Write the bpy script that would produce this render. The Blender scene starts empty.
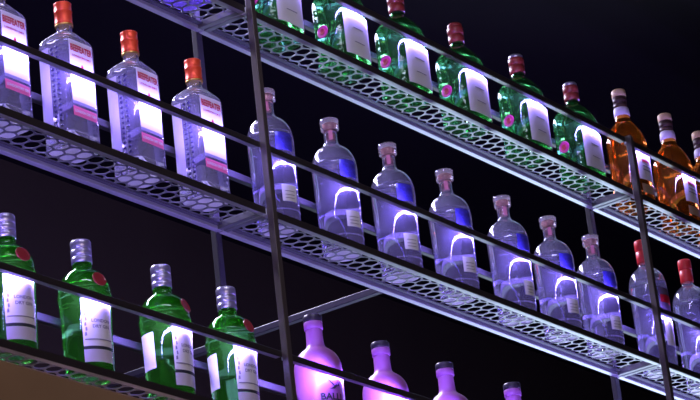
import bpy, bmesh, math, random
from mathutils import Vector, Matrix
random.seed(4)
S = bpy.context.scene
COL = S.collection
PI = math.pi

# ------------------------------------------------------------------ camera
CAM = Vector((-4.08025738, -2.91846575, -1.96033178))
RX = Vector((0.5859572319369278, -0.80312658822455, -0.1078971993501568))
RY = Vector((0.23605574123854028, 0.29654729585097067, -0.9253849946653554))
RZ = Vector((0.7751979162569628, 0.5167662765799166, 0.363346674706942))
cd = bpy.data.cameras.new('camera'); cam = bpy.data.objects.new('camera', cd); COL.objects.link(cam)
M = Matrix((RX, -RY, -RZ)).transposed().to_4x4(); M.translation = CAM
cam.matrix_world = M
cd.sensor_width = 36; cd.lens = 2738.4 / 700 * 36; cd.clip_start = .05; cd.clip_end = 60
S.camera = cam

# ------------------------------------------------------------------ world, lights, exposure
w = bpy.data.worlds.new('world'); S.world = w; w.use_nodes = True
w.node_tree.nodes['Background'].inputs[0].default_value = (.35, .28, .6, 1)
w.node_tree.nodes['Background'].inputs[1].default_value = .02
LED = (.30, .21, 1.0)
LED_STRENGTH = 380.0
def area(name, loc, target, size, power, color, spread=180):
    l = bpy.data.lights.new(name, 'AREA'); l.shape = 'RECTANGLE'; l.size = size[0]; l.size_y = size[1]
    l.energy = power; l.color = color; l.spread = math.radians(spread)
    o = bpy.data.objects.new(name, l); COL.objects.link(o); o.location = loc
    o.rotation_euler = (Vector(target) - Vector(loc)).to_track_quat('-Z', 'Y').to_euler()
    return o
# warm light of the bar counter and the room in front of the rack
area('bar_room_light', (-2.6, -2.6, -1.2), (-.3, 0, -.3), (1.6, .8), 20, (1.0, .80, .70))
# added cool light from below, whitening the shelf undersides at right
area('added_underside_light', (3.5, 1.3, -2.6), (2.1, 0, .1), (.6, .6), 21, (.66, .84, 1.0), 50)
# added rim light behind the rack and highlight light before it, for bottle shoulders
area('added_rim_light_behind', (.6, 1.5, 1.45), (.5, 0, 0), (3.2, .2), 40, (.70, .66, 1.0), 75)
area('added_highlight_before', (-1.2, -1.5, 1.45), (.4, 0, 0), (2.0, .10), 5.5, (.80, .76, 1.0), 90)
S.view_settings.view_transform = 'Standard'; S.view_settings.look = 'None'
S.view_settings.gamma = 1; S.view_settings.exposure = 0; S.view_settings.use_curve_mapping = False
c = S.cycles
c.max_bounces = 16; c.transmission_bounces = 14; c.glossy_bounces = 6; c.diffuse_bounces = 4; c.transparent_max_bounces = 8
c.sample_clamp_indirect = 6.0; c.sample_clamp_direct = 0; c.use_denoising = True
c.caustics_refractive = True; c.caustics_reflective = True; c.blur_glossy = .3

# ------------------------------------------------------------------ materials
def principled(name, color, rough=.5, metal=0., trans=0., ior=1.45, emit=None, es=0, coat=0, bump=None, vary=None, spec=None):
    m = bpy.data.materials.new(name); m.use_nodes = True
    nt = m.node_tree; b = nt.nodes['Principled BSDF']
    b.inputs['Base Color'].default_value = (*color, 1)
    b.inputs['Roughness'].default_value = rough; b.inputs['Metallic'].default_value = metal
    b.inputs['Transmission Weight'].default_value = trans; b.inputs['IOR'].default_value = ior
    b.inputs['Coat Weight'].default_value = coat
    if spec is not None: b.inputs['Specular IOR Level'].default_value = spec
    if emit: b.inputs['Emission Color'].default_value = (*emit, 1); b.inputs['Emission Strength'].default_value = es
    tc = nt.nodes.new('ShaderNodeTexCoord')
    if vary:
        n = nt.nodes.new('ShaderNodeTexNoise'); n.inputs['Scale'].default_value = vary[0]; n.inputs['Detail'].default_value = 4
        r = nt.nodes.new('ShaderNodeMix'); r.data_type = 'RGBA'
        r.inputs[6].default_value = (*[x * (1 - vary[1]) for x in color], 1); r.inputs[7].default_value = (*[min(1, x * (1 + vary[1])) for x in color], 1)
        nt.links.new(tc.outputs['Object'], n.inputs['Vector']); nt.links.new(n.outputs['Fac'], r.inputs[0])
        nt.links.new(r.outputs[2], b.inputs['Base Color'])
    if bump:
        n = nt.nodes.new('ShaderNodeTexNoise'); n.inputs['Scale'].default_value = bump[0]; n.inputs['Detail'].default_value = 2
        bp = nt.nodes.new('ShaderNodeBump'); bp.inputs['Strength'].default_value = bump[1]; bp.inputs['Distance'].default_value = .002
        nt.links.new(tc.outputs['Object'], n.inputs['Vector']); nt.links.new(n.outputs['Fac'], bp.inputs['Height'])
        nt.links.new(bp.outputs['Normal'], b.inputs['Normal'])
    return m
def glassmix(name, color, milk, milkcol, rough=0.02, ior=1.42, bump=(45, .25)):
    """glass with a share of diffuse/translucent haze (added to brighten it, imitating light scattered inside)"""
    m = principled(name, color, rough, trans=1, ior=ior, bump=bump)
    nt = m.node_tree; b = nt.nodes['Principled BSDF']; out = nt.nodes['Material Output']
    d = nt.nodes.new('ShaderNodeBsdfDiffuse'); d.inputs[0].default_value = (*milkcol, 1)
    t = nt.nodes.new('ShaderNodeBsdfTranslucent'); t.inputs[0].default_value = (*milkcol, 1)
    a = nt.nodes.new('ShaderNodeMixShader'); a.inputs[0].default_value = .5
    nt.links.new(d.outputs[0], a.inputs[1]); nt.links.new(t.outputs[0], a.inputs[2])
    x = nt.nodes.new('ShaderNodeMixShader'); x.inputs[0].default_value = milk
    nt.links.new(b.outputs[0], x.inputs[1]); nt.links.new(a.outputs[0], x.inputs[2]); nt.links.new(x.outputs[0], out.inputs[0])
    return m
MT = {}
MT['steel'] = principled('shade_darkened_steel', (.045, .036, .044), .42, .3, bump=(60, .08), vary=(9, .15))  # darkened to imitate the shade on the unlit front faces
MT['tray'] = principled('grey_tray_steel', (.46, .47, .52), .42, .35, bump=(80, .08), vary=(14, .12))
MT['sidebar'] = principled('side_bar_steel', (.20, .20, .23), .42, .4)
MT['flange'] = principled('inner_flange_steel', (.17, .16, .22), .25, .6)
MT['post'] = principled('brown_grey_steel', (.095, .075, .08), .45, .25, vary=(9, .15), bump=(60, .08))
MT['backrail'] = principled('back_rail_steel', (.06, .056, .07), .45, .3, bump=(60, .08))
MT['frontbar'] = principled('steel_bar', (.11, .10, .115), .42, .3, vary=(11, .15), bump=(70, .08))
MT['sheet'] = principled('perforated_steel', (.23, .235, .26), .42, .5, vary=(20, .15))
MT['led'] = principled('led_diffuser', (.8, .8, .8), .5, emit=LED, es=LED_STRENGTH)
MT['led_carrier'] = principled('led_carrier', (.26, .26, .28), .4, .4)
MT['wall'] = principled('dark_wall_paint', (.040, .034, .018), .95, spec=.1, vary=(1.5, .25), bump=(8, .2))
MT['ceil'] = principled('dark_ceiling_paint', (.010, .009, .009), .95, spec=.1, vary=(1.2, .2))
MT['floor'] = principled('dark_floor', (.05, .045, .05), .6, vary=(3, .3))
MT['wood'] = principled('brown_wood', (.33, .205, .125), .6, vary=(6, .18), bump=(20, .2))
MT['clear'] = glassmix('clear_glass', (.97, .96, 1), .07, (.70, .66, 1.0), rough=.012, bump=(38, .22))
MT['gin_clear'] = glassmix('clear_pressed_glass', (.97, .96, 1), .11, (.7, .66, .98), rough=.012, bump=(26, .4))
MT['green'] = glassmix('green_glass', (.17, .80, .13), .07, (.14, .80, .06))
MT['dgreen'] = glassmix('deep_green_glass', (.10, .50, .16), .05, (.10, .42, .10), bump=(60, .5))
MT['amber'] = glassmix('amber_spirit_glass', (.95, .34, .03), .035, (.75, .28, .04))
def refr(name, ior, color, bump=None):
    m = bpy.data.materials.new(name); m.use_nodes = True; nt = m.node_tree; nt.nodes.remove(nt.nodes['Principled BSDF'])
    g = nt.nodes.new('ShaderNodeBsdfGlass'); g.inputs['Color'].default_value = (*color, 1); g.inputs['Roughness'].default_value = .01; g.inputs['IOR'].default_value = ior
    nt.links.new(g.outputs[0], nt.nodes['Material Output'].inputs[0]); return m
MT['base_glow'] = glassmix('glass_base_glow', (.97, .96, 1), .75, (.95, .93, 1), rough=.2, bump=(90, .6))  # whitened base faces imitate strip light scattered inside the bottle
MT['liquid'] = refr('clear_spirit', .915, (.96, .95, 1))
MT['violet'] = glassmix('violet_glass', (.35, .2, .95), .2, (.5, .4, .95))
MT['paper'] = principled('white_label_paper', (.82, .80, .84), .6)
MT['paper_grey'] = principled('lilac_label_paper', (.62, .56, .74), .6)
MT['ink'] = principled('black_ink', (.03, .03, .05), .5)
MT['ink_grey'] = principled('grey_ink', (.25, .23, .32), .5)
MT['ink_red'] = principled('red_ink', (.52, .01, .03), .5)
MT['pink_band'] = principled('pink_print', (.92, .16, .34), .5)
MT['blue'] = principled('blue_print', (.07, .055, .62), .45, coat=.3, vary=(160, .75))
MT['red_foil'] = principled('red_foil', (.95, .10, .03), .32, .3, bump=(70, .6))
MT['gold'] = principled('gold_foil', (.85, .55, .12), .3, .8)
MT['silver'] = principled('silver_cap', (.50, .48, .58), .3, .75, bump=(40, .15))
MT['maroon'] = principled('maroon_cap', (.22, .028, .02), .4, coat=.2)
MT['red_wax'] = principled('red_seal', (.36, .03, .05), .4, coat=.3)
MT['pink_seal'] = principled('pink_seal', (.32, .022, .11), .4, coat=.3)
MT['pink'] = principled('pink_satin_paint', (.43, .14, .47), .36, coat=.15)
MT['black_cap'] = principled('black_plastic', (.035, .03, .045), .35)
MT['cork'] = principled('pinkish_cork', (.55, .25, .24), .7, vary=(40, .3))
MT['cream'] = principled('cream_cap', (.72, .50, .30), .5)
MT['collar'] = principled('pale_neck_label', (.62, .56, .70), .5)
MT['clear_cap'] = glassmix('clear_stopper', (.98, .95, 1), .11, (.8, .70, .85), rough=.05, bump=(60, .3))
MT['red_plastic'] = principled('red_cap', (.62, .03, .03), .42, coat=.2)

# ------------------------------------------------------------------ helpers
def link(name, bm, mat, parent=None, smooth=False, loc=None):
    me = bpy.data.meshes.new(name); bm.to_mesh(me); bm.free()
    for mm in (mat if isinstance(mat, (list, tuple)) else [mat]): me.materials.append(mm)
    if smooth:
        for p in me.polygons: p.use_smooth = True
    o = bpy.data.objects.new(name, me); COL.objects.link(o)
    if parent: o.parent = parent
    if loc: o.location = loc
    return o
def box(bm, a, b, bev=0):
    vs = [bm.verts.new((x, y, z)) for x in (a[0], b[0]) for y in (a[1], b[1]) for z in (a[2], b[2])]
    fs = [bm.faces.new([vs[i] for i in f]) for f in ((0, 1, 3, 2), (4, 6, 7, 5), (0, 4, 5, 1), (2, 3, 7, 6), (0, 2, 6, 4), (1, 5, 7, 3))]
    if bev:
        es = list({e for f in fs for e in f.edges}); bmesh.ops.bevel(bm, geom=es, offset=bev, segments=1, affect='EDGES')
def boxo(name, a, b, mat, parent=None, bev=.0015, loc=None):
    bm = bmesh.new(); box(bm, a, b, bev); return link(name, bm, mat, parent, loc=loc)
def empty(name, loc=(0, 0, 0), rz=0):
    o = bpy.data.objects.new(name, None); COL.objects.link(o); o.location = loc; o.rotation_euler = (0, 0, rz)
    o.empty_display_size = .05
    return o
def tag(o, label=None, cat=None, group=None, kind=None):
    if label: o['label'] = label
    if cat: o['category'] = cat
    if group: o['group'] = group
    if kind: o['kind'] = kind
    return o
def copy_tree(o, parent=None):
    q = o.copy(); COL.objects.link(q)
    if parent: q.parent = parent
    for ch in list(o.children): copy_tree(ch, q)
    return q

# superellipse bottle surfaces: profile rows (z, rx, ry, n)
def rad(th, rx, ry, n):
    c_, s_ = abs(math.cos(th)) / rx, abs(math.sin(th)) / ry
    return (c_ ** n + s_ ** n) ** (-1 / n)
def prof_at(P, z):
    for a, b in zip(P, P[1:]):
        if a[0] <= z <= b[0] and b[0] > a[0]:
            t = (z - a[0]) / (b[0] - a[0]); return [a[i] + (b[i] - a[i]) * t for i in (1, 2, 3)]
    return P[-1][1:] if z > P[-1][0] else P[0][1:]
def catmull(P, sub=3):
    """smooth a row list between its rows"""
    out = []
    for i in range(len(P) - 1):
        p0, p1, p2, p3 = P[max(i - 1, 0)], P[i], P[i + 1], P[min(i + 2, len(P) - 1)]
        for k in range(sub):
            t = k / sub
            row = []
            for j in range(4):
                # limited tangents
                d1 = (p2[j] - p0[j]) / 2; d2 = (p3[j] - p1[j]) / 2; dd = p2[j] - p1[j]
                if d1 * dd <= 0: d1 = 0
                if d2 * dd <= 0: d2 = 0
                if abs(d1) > 2 * abs(dd): d1 = 2 * dd
                if abs(d2) > 2 * abs(dd): d2 = 2 * dd
                h00 = 2 * t**3 - 3 * t**2 + 1; h10 = t**3 - 2 * t**2 + t; h01 = -2 * t**3 + 3 * t**2; h11 = t**3 - t**2
                row.append(h00 * p1[j] + h10 * d1 + h01 * p2[j] + h11 * d2)
            out.append(tuple(row))
    out.append(P[-1]); return out
def loft(bm, P, seg=48, flip=False, cap0=True, cap1=True, punt=0, base_mat=0):
    rings = []
    for (z, rx, ry, n) in P:
        rings.append([bm.verts.new((rad(t, rx, ry, n) * math.cos(t), rad(t, rx, ry, n) * math.sin(t), z)) for t in (2 * PI * k / seg for k in range(seg))])
    def f(v):
        bm.faces.new(v[::-1] if flip else v)
    for a, b in zip(rings, rings[1:]):
        for k in range(seg):
            l = (k + 1) % seg; f([a[k], a[l], b[l], b[k]])
    def fan(r, z, up):
        cv = bm.verts.new((0, 0, z))
        for k in range(seg):
            l = (k + 1) % seg; f([r[k], r[l], cv] if up else [r[l], r[k], cv])
            if not up: bm.faces.ensure_lookup_table(); bm.faces[-1].material_index = base_mat
    if cap0: fan(rings[0], P[0][0] + punt, False)
    if cap1: fan(rings[-1], P[-1][0], True)
def round_(P): return [(z, r, r, 2) for z, r in P]
def patch(P, a0, a1, z0, z1, off, nx=14, nz=4, thick=.0004):
    """label lying on the surface; angles in degrees, -90 is the front (-Y)"""
    bm = bmesh.new()
    g = []
    for i in range(nx + 1):
        t = math.radians(a0 + (a1 - a0) * i / nx); col = []
        for j in range(nz + 1):
            z = z0 + (z1 - z0) * j / nz; rx, ry, n = prof_at(P, z); r = rad(t, rx, ry, n) + off
            col.append([bm.verts.new(((r + d) * math.cos(t), (r + d) * math.sin(t), z)) for d in (0, thick)])
        g.append(col)
    for i in range(nx):
        for j in range(nz):
            bm.faces.new([g[i][j][1], g[i + 1][j][1], g[i + 1][j + 1][1], g[i][j + 1][1]])
            bm.faces.new([g[i][j][0], g[i][j + 1][0], g[i + 1][j + 1][0], g[i + 1][j][0]])
    for i in range(nx):
        for j, s in ((0, 1), (nz, -1)):
            v = [g[i][j][0], g[i + 1][j][0], g[i + 1][j][1], g[i][j][1]]; bm.faces.new(v[::s])
    for j in range(nz):
        for i, s in ((0, -1), (nx, 1)):
            v = [g[i][j][0], g[i][j + 1][0], g[i][j + 1][1], g[i][j][1]]; bm.faces.new(v[::-s])
    return bm
def arc_map(P, z, a_start, off):
    """walk the surface outline at height z from angle a_start: arc length -> (x, y)"""
    rx, ry, n = prof_at(P, z); pts = []; s = 0; last = None
    for k in range(0, 481):
        t = math.radians(a_start + k * .5 - 120); r = rad(t, rx, ry, n) + off
        p = (r * math.cos(t), r * math.sin(t))
        if last: s += math.hypot(p[0] - last[0], p[1] - last[1])
        pts.append((s, p)); last = p
        if k == 240: s0 = s
    pts = [(a - s0, q) for a, q in pts]
    def f(u):
        for (sa, pa), (sb, pb) in zip(pts, pts[1:]):
            if sa <= u <= sb:
                t = (u - sa) / (sb - sa + 1e-12); return (pa[0] + (pb[0] - pa[0]) * t, pa[1] + (pb[1] - pa[1]) * t)
        return pts[-1][1] if u > 0 else pts[0][1]
    return f
def flat_text(txt, size, xscale=1., align='CENTER', spacing=1.):
    cu = bpy.data.curves.new('t', 'FONT'); cu.body = txt; cu.size = size; cu.align_x = align; cu.align_y = 'CENTER'
    cu.space_character = spacing; cu.offset = size * .035; cu.resolution_u = 2
    o = bpy.data.objects.new('t', cu); COL.objects.link(o)
    bpy.context.view_layer.update()
    me = bpy.data.meshes.new_from_object(o.evaluated_get(bpy.context.evaluated_depsgraph_get()))
    V = [(v.co.x * xscale, v.co.y) for v in me.vertices]; F = [tuple(p.vertices) for p in me.polygons]
    bpy.data.objects.remove(o); bpy.data.curves.remove(cu); bpy.data.meshes.remove(me)
    return V, F
def wrap(V, F, P, a_c, zc, off):
    f = arc_map(P, zc, a_c, off); bm = bmesh.new()
    vs = [bm.verts.new((*f(x), zc + y)) for x, y in V]
    for q in F:
        try: bm.faces.new([vs[i] for i in q])
        except ValueError: pass
    return bm
def text_on(name, txt, size, P, a_c, zc, off, mat, parent, xscale=1., align='CENTER', spacing=1.):
    V, F = flat_text(txt, size, xscale, align, spacing)
    return link(name, wrap(V, F, P, a_c, zc, off), mat, parent)
def disc_on(name, P, ang, z, r, off, mat, parent, thick=.002):
    rx, ry, n = prof_at(P, z); t = math.radians(ang); R_ = rad(t, rx, ry, n) + off
    bm = bmesh.new(); N = 24
    rings = []
    for rr, d in ((r, 0), (r, thick * .7), (r * .86, thick), (r * .74, thick * .6), (.0001, thick * .6)):
        ring = []
        for k in range(N):
            a = 2 * PI * k / N; u, v = rr * math.cos(a), rr * math.sin(a)
            ring.append(bm.verts.new((R_ + d, u, v)))
        rings.append(ring)
    for a, b in zip(rings, rings[1:]):
        for k in range(N):
            l = (k + 1) % N; bm.faces.new([a[k], a[l], b[l], b[k]])
    # lean with the surface
    rx2, ry2, n2 = prof_at(P, z + .006); rx1, ry1, n1 = prof_at(P, z - .006)
    lean = math.atan2(rad(t, rx1, ry1, n1) - rad(t, rx2, ry2, n2), .012)
    for v in bm.verts:
        q = Vector((v.co.x - R_, v.co.y, v.co.z)); q.rotate(Matrix.Rotation(-lean, 3, 'Y')); q += Vector((R_, 0, z))
        q.rotate(Matrix.Rotation(t, 3, 'Z')); v.co = q
    return link(name, bm, mat, parent, smooth=False)

# ------------------------------------------------------------------ the room
HH = .44; L = 1.5518; D = .1247
ZF = -3.46; ZC = 1.55; X0, X1, Y0, Y1 = -6.5, 6.5, -5.0, 2.6
tag(boxo('floor', (X0 - .1, Y0 - .1, ZF - .1), (X1 + .1, Y1 + .1, ZF), MT['floor'], bev=0), kind='structure')
tag(boxo('ceiling', (X0 - .1, Y0 - .1, ZC), (X1 + .1, Y1 + .1, ZC + .1), MT['ceil'], bev=0), kind='structure')
tag(boxo('wall_back', (X0 - .1, Y1, ZF), (X1 + .1, Y1 + .1, ZC), MT['wall'], bev=0), kind='structure')
tag(boxo('wall_front', (X0 - .1, Y0 - .1, ZF), (X1 + .1, Y0, ZC), MT['wall'], bev=0), kind='structure')
tag(boxo('wall_left', (X0 - .1, Y0, ZF), (X0, Y1, ZC), MT['wall'], bev=0), kind='structure')
tag(boxo('wall_right', (X1, Y0, ZF), (X1 + .1, Y1, ZC), MT['wall'], bev=0), kind='structure')

# wooden bulkhead over the bar under the lowest shelves (its top carries the rack posts)
ZB = -HH - .052
bm = bmesh.new(); box(bm, (X0, -.03, ZB - .42), (X1, .16, ZB), .004)
tag(link('wooden_bulkhead', bm, MT['wood']), 'brown wooden bulkhead running beneath the lowest shelf', 'bulkhead')

# ------------------------------------------------------------------ the rack frame
T = .013
POSTS = [-L, 0, L, 2 * L]
rack = empty('shelf_rack', (0, D / 2, ZB))
tag(rack, 'dark steel rack frame with tall posts, guard rails and lit strips holding all the shelves', 'rack')
def rp(name, a, b, mat, bev=.0012):
    o = boxo(name, (a[0], a[1] - D / 2, a[2] - ZB), (b[0], b[1] - D / 2, b[2] - ZB), mat, rack, bev); return o
for x in POSTS:
    rp('front_post', (x, -.015, ZB), (x + .015, 0, HH + .142), MT['post'])
    rp('back_post', (x - .006, D, ZB), (x + T, D + T, HH + .130), MT['backrail'])
for lv, z in (('top', HH), ('middle', 0), ('low', -HH)):
    for i in range(3):
        xa, xb = POSTS[i] + T, POSTS[i + 1]
        rp('front_guard_rail', (xa - T, 0, z + .129), (xb, .0025, z + .142), MT['steel'])  # thin dark front, its shade put into the colour
        rp('back_guard_rail', (xa - .006, D - T, z + .115), (xb - .006, D, z + .130), MT['backrail'])
        zl = z + (.1275 if lv == 'top' else .1305)
        bm = bmesh.new(); n = 24
        ya, yb = .0025 - D / 2, T - D / 2
        box(bm, (xa + .003, ya, min(zl, z + .1292) - ZB), (xb - .002, yb, z + .1405 - ZB))
        car = link('light_channel', bm, MT['led_carrier'], rack)
        bm = bmesh.new()
        for k in range(n):
            u0 = xa + .004 + (xb - xa - .008) * k / n; u1 = xa + .004 + (xb - xa - .008) * (k + 1) / n
            vs = [bm.verts.new(q) for q in ((u0, yb + .0004, zl + .0005 - ZB), (u0, yb + .0004, zl + .0075 - ZB), (u1, yb + .0004, zl + .0075 - ZB), (u1, yb + .0004, zl + .0005 - ZB))]
            bm.faces.new(vs)
        link('light_strip', bm, MT['led'], car)['label'] = 'glowing violet white light strip'
# tie arm running back to the wall
rp('tie_arm', (.556, D + .001, -.015), (.572, Y1, .000), MT['backrail'])
rp('wall_plate', (.53, Y1 - .006, -.07), (.605, Y1, .03), MT['tray'])

# ------------------------------------------------------------------ shelf trays
def sheet(bm, xa, xb, ya, yb, zt, th=.0018, p=.0322, r=.0147):
    row = p * math.sqrt(3) / 2; nr = 6
    cl = lambda x, y: (min(max(x, xa), xb), min(max(y, ya), yb))
    cache = {}
    def vert(x, y, z):
        x, y = cl(x, y); k = (round(x, 5), round(y, 5), z)
        if k not in cache: cache[k] = bm.verts.new((x, y, z))
        return cache[k]
    def face(v):
        u = []
        for q in v:
            if q not in u: u.append(q)
        if len(u) > 2:
            try: bm.faces.new(u)
            except ValueError: pass
    for j in range(-1, nr):
        cy = ya + .012 + j * row
        for i in range(-1, int((xb - xa) / p) + 2):
            cx = xa + p * (i + .5 * (j % 2)) + .01
            if cx < xa - p * .6 or cx > xb + p * .6 or cy > yb + row * .6 or cy < ya - row * .6: continue
            O, I = [], []
            for k in range(12):
                t = k * PI / 6
                R_ = p / math.sqrt(3) if k % 2 else p / 2
                rr = r * (1.0 if not k % 2 else 1.04)
                O.append((cx + R_ * math.cos(t), cy + R_ * math.sin(t))); I.append((cx + rr * math.cos(t), cy + rr * math.sin(t)))
            for k in range(12):
                l = (k + 1) % 12
                for z, s in ((zt, 1), (zt - th, -1)):
                    v = [vert(*O[k], z), vert(*O[l], z), vert(*I[l], z), vert(*I[k], z)]; face(v if s > 0 else v[::-1])
                face([vert(*I[k], zt), vert(*I[l], zt), vert(*I[l], zt - th), vert(*I[k], zt - th)])
def tray(xa, xb, z, label):
    t = empty('perforated_shelf', ((xa + xb) / 2, D / 2, z - .015))
    ox, oy, oz = -(xa + xb) / 2, -D / 2, -(z - .015)
    def b(name, a, c_, m): return boxo(name, (a[0] + ox, a[1] + oy, a[2] + oz), (c_[0] + ox, c_[1] + oy, c_[2] + oz), m, t, .0008)
    def ang(name, sy):
        bm = bmesh.new()
        y0, y1, f0, f1 = (0, T, T, .024) if sy < 0 else (D - T, D, D - .026, D - T)
        if sy < 0: y0 = .0015
        box(bm, (xa + ox, y0 + oy, z - .015 + oz), (xb + ox, y1 + oy, z - .0005 + oz), .0008)
        FL = bmesh.new(); box(FL, (xa + ox + .01, f0 + oy, z - .0075 + oz), (xb + ox - .01, f1 + oy, z - .0045 + oz), 0)
        bar = link(name, bm, MT['tray'], t)
        if sy < 0: boxo('front_shade_face', (xa + ox, oy, z - .0145 + oz), (xb + ox, .0015 + oy, z + oz), MT['steel'], bar, 0)  # dark skin painting the shaded front face of the grey bar
        link('flange', FL, MT['flange'] if sy > 0 else MT['tray'], bar); return bar
    ang('front_bar', -1); ang('back_bar', 1)
    b('side_bar', (xa, T, z - .0145), (xa + T, D - T, z - .001), MT['sidebar'])
    b('side_bar', (xb - T, T, z - .0145), (xb, D - T, z - .001), MT['sidebar'])
    bm = bmesh.new(); sheet(bm, xa + ox + T + .0005, xb + ox - T - .0005, T + oy + .0005, D + oy - T - .0005, z + oz)
    link('perforated_sheet', bm, MT['sheet'], t)
    return tag(t, label, 'shelf', 'perforated steel shelves of the rack')
names = {(0, HH): 'top left perforated steel shelf, only its underside corner in view above red-capped gin',
         (1, HH): 'perforated steel shelf carrying the green bottles with maroon caps',
         (2, HH): 'perforated steel shelf carrying the amber whisky bottles',
         (0, 0): 'perforated steel shelf carrying the square red-foil gin bottles',
         (1, 0): 'perforated steel shelf carrying seven clear round bottles with blue patches',
         (2, 0): 'perforated steel shelf carrying the clear bottles with red caps at right',
         (0, -HH): 'lowest perforated steel shelf at left, under green bottles with silver caps',
         (1, -HH): 'lowest perforated steel shelf, under the pink bottles',
         (2, -HH): 'lowest perforated steel shelf at far right, empty, below the picture'}
for (i, z), lb in names.items():
    tray(POSTS[i] + .002, POSTS[i + 1] - .003, z, lb)

# ------------------------------------------------------------------ bottles
SEG = 56
def body(name, P, air, mat, parent, seg=SEG, sub=3, punt=.006, liquid=None, base_glow=False):
    bm = bmesh.new(); loft(bm, catmull(P, sub), seg, punt=punt, base_mat=1 if base_glow else 0)
    if air: loft(bm, catmull(air, sub), 32, flip=True)
    o = link(name, bm, [mat, MT['base_glow']] if base_glow else mat, parent, smooth=True)
    if liquid:
        zl, wall = liquid; Q = []
        for z, a, b, n in catmull(P, sub):
            if .010 < z < zl and a > wall * 1.6: Q.append((z, a - wall, b - wall, n))
        a, b, n = prof_at(P, zl); Q.append((zl, a - wall, b - wall, n))
        z, a, b, n = Q[0]; Q = [(z - .0015, a * .86, b * .86, n), (z - .0010, a * .96, b * .96, n)] + Q
        bm = bmesh.new(); loft(bm, Q, seg, punt=.010)
        link('liquid', bm, MT['liquid'], o, smooth=True)
    return o
def lathe(name, P, mat, parent, seg=32, smooth=False):
    bm = bmesh.new(); loft(bm, round_(P), seg)
    o = link(name, bm, mat, parent)
    for p in o.data.polygons: p.use_smooth = abs(p.normal.z) < .5
    return o

# --- square gin bottle with red foil
def make_square_gin():
    t = empty('gin_bottle')
    W, Q = .0435, .0350
    P = [(0, W * .93, Q * .93, 5), (.003, W * .985, Q * .985, 6), (.007, W, Q, 7), (.10, W, Q, 7), (.208, W, Q, 7), (.217, W * .985, Q * .98, 6.5), (.224, W * .93, Q * .92, 5),
         (.232, W * .74, Q * .76, 3.2), (.239, .0225, .0215, 2.3), (.243, .0158, .0158, 2), (.252, .0150, .0150, 2), (.258, .0160, .0160, 2), (.264, .0160, .0160, 2)]
    air = [(.218, W * .80, Q * .78, 4), (.227, W * .62, Q * .62, 3), (.238, .014, .013, 2), (.252, .010, .010, 2), (.264, .010, .010, 2)]
    body('bottle_glass', P, air, MT['gin_clear'], t, seg=72, liquid=(.2165, .0035), base_glow=True)
    cap = lathe('foil_cap', [(.2605, .0166), (.2625, .0172), (.2645, .0172), (.266, .0165), (.285, .0165), (.286, .0171), (.288, .0171), (.289, .0164), (.302, .0164), (.304, .0169), (.3055, .0155)], MT['red_foil'], t)
    lathe('foil_band', [(.2570, .0165), (.2577, .0172), (.2600, .0172), (.2606, .0168)], MT['gold'], cap)
    lb = link('label', patch(P, -133, -47, .088, .213, .0006, 26, 4), MT['paper'], t)
    text_on('label_text', 'BEEFEATER', .0185, P, -90, .196, .0014, MT['ink_red'], lb, .66)
    text_on('label_text', 'LONDON DRY', .0060, P, -90, .181, .0013, MT['ink_red'], lb, 1.3)
    # small red emblem
    V = [(-.0035, 0), (.0035, 0), (.0035, .004), (.0012, .009), (0, .006), (-.0012, .009), (-.0035, .004)]
    link('label_emblem', wrap(V, [(0, 1, 2, 3, 4, 5, 6)], P, -90, .158, .0013), MT['ink_red'], lb)
    link('label_stripe', patch(P, -133, -47, .082, .088, .0007, 20, 1), MT['ink_grey'], lb)
    pb = link('lower_label', patch(P, -133, -47, .058, .077, .0006, 26, 2), MT['pink_band'], t)
    text_on('label_text', 'LONDON DRY GIN', .0075, P, -90, .0675, .0013, MT['paper'], pb, .9)
    # pressed glass ridges down the two sides
    for s in (180, 0):
        bm = bmesh.new()
        for k in range(17):
            z = .03 + k * .0105
            for dy in (-.014, -.002):
                q = Matrix.Translation((math.copysign(W + .0002, math.cos(math.radians(s))), dy, z)) @ Matrix.Rotation(math.radians(18), 4, 'X') @ Matrix.Diagonal((.0014, .0042, .0032, 1))
                bmesh.ops.create_icosphere(bm, subdivisions=2, radius=1, matrix=q)
        link('pressed_ridges', bm, MT['ridge'], t, smooth=True)
    # pale side panel painting the back label's refraction in the glass
    link('refraction_panel', patch(P, 143, 173, .034, .203, .0005, 6, 4), MT['paper_side'], t)
    return t
MT['ridge'] = principled('ridged_glass', (.035, .03, .08), .12, coat=.6)
MT['paper_side'] = principled('pale_refraction_panel', (.34, .32, .40), .55)

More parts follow.
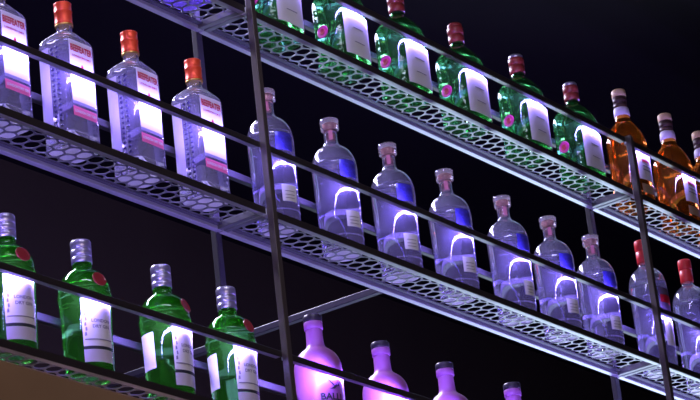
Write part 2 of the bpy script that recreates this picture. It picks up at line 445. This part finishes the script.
# --- clear round bottle
def make_clear():
    t = empty('clear_spirit_bottle')
    P = round_([(0, .036), (.0015, .040), (.006, .0430), (.02, .0434), (.10, .0448), (.17, .0462), (.192, .0466), (.205, .0455), (.218, .0425), (.230, .0368), (.239, .0290), (.2455, .0205), (.252, .0155), (.258, .0140), (.280, .0137), (.2815, .0150), (.284, .0150)])
    air = round_([(.206, .0395), (.216, .0385), (.228, .0335), (.237, .0262), (.244, .0180), (.251, .0118), (.258, .0102), (.281, .0100)])
    b = body('bottle_glass', P, air, MT['clear'], t, liquid=(.2045, .003), base_glow=True)
    cap = lathe('stopper', [(.2842, .0165), (.286, .0186), (.302, .0190), (.304, .0196), (.3075, .0196), (.3095, .0182)], MT['clear_cap'], t)
    lathe('stopper_cork', [(.262, .0092), (.2835, .0094), (.2845, .0105), (.301, .0105)], MT['cork'], cap)
    link('neck_strip', patch(P, -160, -128, .2585, .2800, .0008, 5, 3), MT['strip'], t)
    link('blue_patch', patch(P, -132, -84, .160, .199, .0005, 12, 4), MT['blue'], t)
    lb = link('label', patch(P, -128, -82, .048, .084, .0006, 12, 3), MT['paper'], t)
    for z in (.070, .062, .055):
        link('label_line', patch(P, -120, -92, z - .0006, z + .0006, .0012, 10, 1), MT['ink_grey'], lb)
    # row of tiny embossed letters near the foot
    bm = bmesh.new()
    for k in range(26):
        a = math.radians(-170 + k * 6.2)
        for s in (1,):
            rr = .0436; q = Matrix.Translation((rr * math.cos(a), rr * math.sin(a), .032)) @ Matrix.Rotation(a, 4, 'Z') @ Matrix.Diagonal((.0008, .0013, .0026 - .0008 * (k % 3), 1))
            bmesh.ops.create_icosphere(bm, subdivisions=1, radius=1, matrix=q)
    link('embossed_letters', bm, MT['emboss'], t, smooth=True)
    return t
MT['strip'] = principled('red_white_strip', (.66, .22, .32), .6)
MT['emboss'] = principled('embossed_glass', (.7, .66, .95), .2, trans=.4)

# --- green gin, silver cap, red seal
def make_green_gin(back=True):
    t = empty('green_gin_bottle')
    P = round_([(0, .036), (.002, .0405), (.006, .0425), (.02, .0430), (.08, .0440), (.145, .0458), (.153, .0462), (.156, .0475), (.161, .0475), (.164, .0462), (.176, .0452), (.188, .0418), (.198, .0365), (.206, .0290), (.211, .0215), (.2145, .0175), (.222, .0172), (.226, .0172)])
    air = round_([(.180, .0375), (.190, .0345), (.199, .0295), (.206, .0215), (.212, .0140), (.224, .0120)])
    body('bottle_glass', P, air, MT['green'], t, liquid=(.1785, .003))
    lathe('screw_cap', [(.2262, .0176), (.2265, .0184), (.238, .0184), (.2385, .0174), (.240, .0174), (.2405, .0186), (.252, .0186), (.2525, .0178), (.2545, .0178), (.255, .0186), (.268, .0186), (.2705, .0172)], MT['silver'], t)
    lb = link('label', patch(P, -128, -52, .052, .144, .0006, 20, 4), MT['paper'], t)
    text_on('label_text', 'LONDON', .0085, P, -84, .100, .0013, MT['ink_grey'], lb, 1.0)
    text_on('label_text', 'DRY GIN', .0085, P, -84, .089, .0013, MT['ink_grey'], lb, 1.0)
    link('label_line', patch(P, -124, -56, .0635, .0655, .0012, 16, 1), MT['ink_grey'], lb)
    bm = bmesh.new()
    for k in range(5):
        V = [(-.002 + .0008 * (k % 2), -.004), (.002, -.003), (.0015, .004), (-.0015, .003)]
        b2 = wrap(V, [(0, 1, 2, 3)], P, -121 + (k % 2) * 1.5, .075 + k * .0095, .0013); me = bpy.data.meshes.new('t'); b2.to_mesh(me); b2.free(); bm.from_mesh(me); bpy.data.meshes.remove(me)
    link('label_ornament', bm, MT['ink_grey'], lb)
    link('black_band', patch(P, -128, -52, .047, .052, .0008, 16, 1), MT['ink'], lb)
    link('lower_label', patch(P, -128, -52, .022, .046, .0006, 20, 2), MT['paper_grey'], t)
    if back: link('back_label', patch(P, 144, 188, .060, .130, .0006, 14, 2), MT['paper'], t)
    disc_on('red_seal', P, -79, .182, .0145, .0005, MT['red_wax'], t)
    return t

# --- broad green bottle, maroon cap, pink seal
def make_broad_green(top='maroon'):
    t = empty('broad_green_bottle')
    W, Q = .0595, .0435
    P = [(0, W * .90, Q * .88, 3), (.003, W * .97, Q * .96, 3.4), (.008, W, Q, 3.6), (.12, W, Q, 3.6), (.150, W, Q, 3.6), (.168, W * .97, Q * .97, 3.4), (.184, W * .86, Q * .88, 3), (.196, W * .68, Q * .74, 2.6),
         (.206, .0275, .0245, 2.2), (.213, .0185, .0180, 2), (.219, .0160, .0160, 2), (.226, .0160, .0160, 2)]
    body('bottle_glass', P, [(.178, W * .78, Q * .75, 3), (.190, W * .62, Q * .64, 2.6), (.202, .022, .020, 2.2), (.212, .012, .012, 2), (.222, .011, .011, 2)], MT['dgreen'], t, seg=64)
    cap = lathe('screw_cap', [(.2235, .0172), (.2245, .0186), (.243, .0186), (.2435, .0176), (.2455, .0176), (.246, .0188), (.262, .0188), (.264, .0180)], MT['maroon'], t)
    lathe('cap_top', [(.264, .0165), (.2645, .0172), (.271, .0170), (.2735, .0150)], MT[top], cap)
    lb = link('label', patch(P, -139, -41, .026, .128, .0006, 26, 4), MT['paper'], t)
    for z, h in ((.092, .0008), (.058, .0008)):
        link('label_line', patch(P, -112, -68, z - h, z + h, .0012, 10, 1), MT['ink_grey'], lb)
    # embossed dots under the label
    bm = bmesh.new()
    for k in range(18):
        for z in (.012, .0165, .021):
            a = math.radians(-132 + k * 4.8); R_ = rad(a, W, Q, 3.6) + .0003
            bmesh.ops.create_icosphere(bm, subdivisions=1, radius=.0011, matrix=Matrix.Translation((R_ * math.cos(a), R_ * math.sin(a), z)))
    link('embossed_dots', bm, MT['dgreen'], t, smooth=True)
    ps = disc_on('pink_seal', P, 173, .086, .0150, .0004, MT['pink_seal'], t)
    disc_on('seal_centre', P, 173, .086, .0075, .0012, MT['maroon'], ps)
    return t

# --- amber whisky
def make_whisky():
    t = empty('whisky_bottle')
    W, Q = .0515, .0455
    P = [(0, W * .90, Q * .90, 2.6), (.003, W * .97, Q * .97, 2.8), (.008, W, Q, 2.8), (.10, W, Q, 2.8), (.165, W, Q, 2.8), (.185, W * .96, Q * .96, 2.7), (.204, W * .84, Q * .84, 2.5), (.220, W * .64, Q * .66, 2.2), (.231, .0235, .0232, 2),
         (.240, .0195, .0195, 2), (.248, .0190, .0190, 2), (.276, .0165, .0165, 2)]
    body('bottle_glass', P, None, MT['amber'], t)
    lathe('neck_label', [(.250, .0196), (.251, .0206), (.270, .0196), (.274, .0176)], MT['collar'], t)
    cap = lathe('screw_cap', [(.2765, .0168), (.277, .0174), (.285, .0174), (.2855, .0166), (.287, .0166), (.2875, .0176), (.304, .0176)], MT['darkcap'], t)
    lathe('cap_top', [(.304, .0176), (.305, .0184), (.320, .0184), (.3235, .0165)], MT['cream'], cap)
    lb = link('label', patch(P, -130, -50, .060, .145, .0006, 22, 4), MT['paper'], t)
    for z, h, m in ((.128, .0022, 'ink_grey'), (.112, .0035, 'ink_red'), (.098, .0012, 'ink_grey'), (.088, .0012, 'ink_grey')):
        link('label_line', patch(P, -112, -68, z - h, z + h, .0012, 10, 1), MT[m], lb)
    link('lower_label', patch(P, -125, -55, .024, .048, .0006, 20, 2), MT['amber_paper'], t)
    return t
MT['darkcap'] = principled('dark_brown_cap', (.06, .03, .03), .4)
MT['amber_paper'] = principled('tan_label_paper', (.45, .30, .18), .6)

# --- clear bottle with tall red cap
def make_red_cap():
    t = empty('red_cap_bottle')
    P = round_([(0, .036), (.002, .040), (.006, .0430), (.02, .0440), (.10, .0455), (.20, .0468), (.225, .0466), (.240, .0448), (.254, .0405), (.265, .0330), (.273, .0235), (.279, .0165), (.286, .0145), (.300, .0142)])
    air = round_([(.236, .0385), (.248, .0365), (.258, .0315), (.267, .0225), (.274, .0140), (.284, .0105), (.298, .0100)])
    body('bottle_glass', P, air, MT['clear'], t, liquid=(.2345, .003), base_glow=True)
    lathe('red_cap', [(.288, .0152), (.289, .0166), (.318, .0166), (.319, .0158), (.322, .0158), (.323, .0172), (.345, .0174), (.349, .0160)], MT['red_plastic'], t)
    lb = link('label', patch(P, -120, -52, .150, .212, .0006, 18, 3), MT['paper_dark'], t)
    link('red_band', patch(P, -118, -54, .172, .192, .0012, 16, 1), MT['ink_red'], lb)
    link('lower_label', patch(P, -116, -60, .060, .128, .0006, 16, 3), MT['paper'], t)
    return t
MT['paper_dark'] = principled('dark_label_paper', (.12, .08, .16), .6)

# --- pink bottle
def make_pink():
    t = empty('pink_bottle')
    P = round_([(0, .038), (.002, .0425), (.006, .0445), (.02, .0448), (.10, .0455), (.150, .0462), (.166, .0458), (.180, .0425), (.191, .0365), (.199, .0285), (.205, .0212), (.211, .0178), (.222, .0166), (.245, .0162), (.246, .0162)])
    body('bottle_body', P, None, MT['pink'], t)
    lathe('neck_ring', [(.2455, .0166), (.2462, .0182), (.2600, .0184), (.2612, .0178)], MT['pink'], t)
    lathe('stopper', [(.2612, .0176), (.262, .0186), (.2735, .0186), (.2755, .0172)], MT['black_cap'], t)
    text_on('brand_text', 'BALLI', .0190, P, -146, .090, .0006, MT['ink'], t, 1.0, align='LEFT')
    # swallow-like bird mark: body, two wings, forked tail
    V = [(-.011, .020), (-.006, .012), (.000, .006), (.004, .003), (.001, .009), (-.005, .016),
         (-.008, -.002), (.003, -.001), (.008, .004), (.009, .009), (.004, .006), (.000, .002),
         (.010, .018), (.011, .009), (.008, .004), (.0135, .006), (.0125, .012)]
    F = [(0, 1, 2, 3, 4, 5), (6, 7, 8, 9, 10, 11), (12, 13, 14, 15, 16)]
    link('bird_mark', wrap([(x * 1.15, y * 1.05) for x, y in V], F, P, -112, .108, .0006), MT['ink'], t)
    return t

# --- violet bottle (only its foot shows on the top left shelf)
def make_violet():
    t = empty('violet_bottle')
    W, Q = .058, .042
    P = [(0, W * .92, Q * .92, 4), (.004, W, Q, 5), (.15, W, Q, 5), (.175, W * .85, Q * .85, 4), (.19, .02, .02, 2.2), (.20, .0155, .0155, 2), (.23, .015, .015, 2)]
    body('bottle_glass', P, None, MT['violet'], t)
    lathe('screw_cap', [(.2302, .017), (.231, .018), (.262, .018), (.264, .0165)], MT['silver'], t)
    link('label', patch(P, -135, -45, .04, .12, .0006, 20, 3), MT['paper'], t)
    return t

YC = .0625
def row(make, spots, z, group, cat, scale=1., yc=YC, wide=1.):
    first = make()
    for i, (x, rz, lb) in enumerate(spots):
        o = first if i == 0 else copy_tree(first)
        o.location = (x, yc, z); sc = scale[i] if isinstance(scale, list) else scale; o.scale = (wide, wide, sc); o.rotation_euler = (0, 0, math.radians(rz))
        tag(o, lb, cat, group)
row(make_square_gin, [(-.682, 0, 'square clear gin bottle cut by the left picture edge, its cap out of view'),
                      (-.499, 0, 'square clear gin bottle with red foil cap, second from the left edge'),
                      (-.307, 1, 'square clear gin bottle with red foil cap, between two others of its row'),
                      (-.112, -1, 'square clear gin bottle with red foil cap, nearest the left post')], 0, 'red-foil gin bottles on the middle shelf', 'bottle')
row(make_clear, [(.126, 0, 'clear round bottle with blue patch standing right behind the left post'),
                 (.347, 0, 'clear round bottle with blue patch, first whole one right of the left post'),
                 (.561, -4, 'clear round bottle with blue patch, third of its row, red strip on neck'),
                 (.782, 0, 'clear round bottle with blue patch, fourth and middle one of seven'),
                 (1.019, 10, 'clear round bottle with blue patch, fifth of its row from the left post'),
                 (1.217, 0, 'clear round bottle with blue patch, second from the right end of seven'),
                 (1.411, 3, 'clear round bottle with blue patch, last before the red-capped bottles')], 0, 'clear round bottles on the middle shelf', 'bottle', [1.0, .99, .995, .985, .975, .97, .97], .0632, 1.03)
row(make_red_cap, [(1.668, 0, 'clear bottle with long red cap standing partly behind the right post'),
                   (1.888, 0, 'clear bottle with long red cap at the right picture edge')], 0, 'red-capped clear bottles', 'bottle')
row(lambda: make_green_gin(False), [(-.702, -22, 'green gin bottle with silver cap at the left picture edge'),
                     (-.500, -22, 'green gin bottle with silver cap, second from left, red seal facing front')], -HH, 'green gin bottles on the lowest shelf', 'bottle', .982, .0628, 1.03)
row(make_green_gin, [
                     (-.273, 0, 'green gin bottle with silver cap, third from left, white back label showing'),
                     (-.076, -9, 'green gin bottle with silver cap, nearest the left post')], -HH, 'green gin bottles on the lowest shelf', 'bottle', [.998, 1.0], .0628, 1.03)
row(make_pink, [(.207, 0, 'pink bottle with bird mark and black lettering, nearest the left post'),
                (.441, -50, 'pink bottle with black stopper, second of four'),
                (.680, -50, 'pink bottle with black stopper, third of four, mostly below the picture'),
                (.950, -50, 'pink bottle with black stopper, rightmost of four, only its neck in view')], -HH, 'pink bottles on the lowest shelf', 'bottle', [1.0, .968, .975, 1.], .0632, 1.045)
row(make_broad_green, [(.190, 0, 'broad green bottle cut by the top edge, standing next to the left post'),
                       (.433, 0, 'broad green bottle, second of its row, cap above the picture'),
                       (.669, 0, 'broad green bottle with maroon cap at the top edge, third of its row'),
                       (.912, 0, 'broad green bottle with maroon cap fully in view, fourth of its row'),
                       ], HH, 'broad green bottles on the top shelf', 'bottle', .985)
row(lambda: make_broad_green('silver'), [(1.175, 0, 'broad green bottle with silver-topped maroon cap, fifth of its row'),
                       (1.424, 0, 'broad green bottle with silver-topped maroon cap, last before the whisky bottles')], HH, 'broad green bottles on the top shelf', 'bottle', .985)
row(make_whisky, [(1.675, 0, 'amber whisky bottle with cream cap, standing behind the right post'),
                  (1.911, 0, 'amber whisky bottle with cream cap, middle of three'),
                  (2.094, 0, 'amber whisky bottle cut by the right picture edge')], HH, 'whisky bottles on the top shelf', 'bottle')
row(make_violet, [(-.120, 0, 'violet bottle foot seen through the top left perforated shelf')], HH, None, 'bottle')
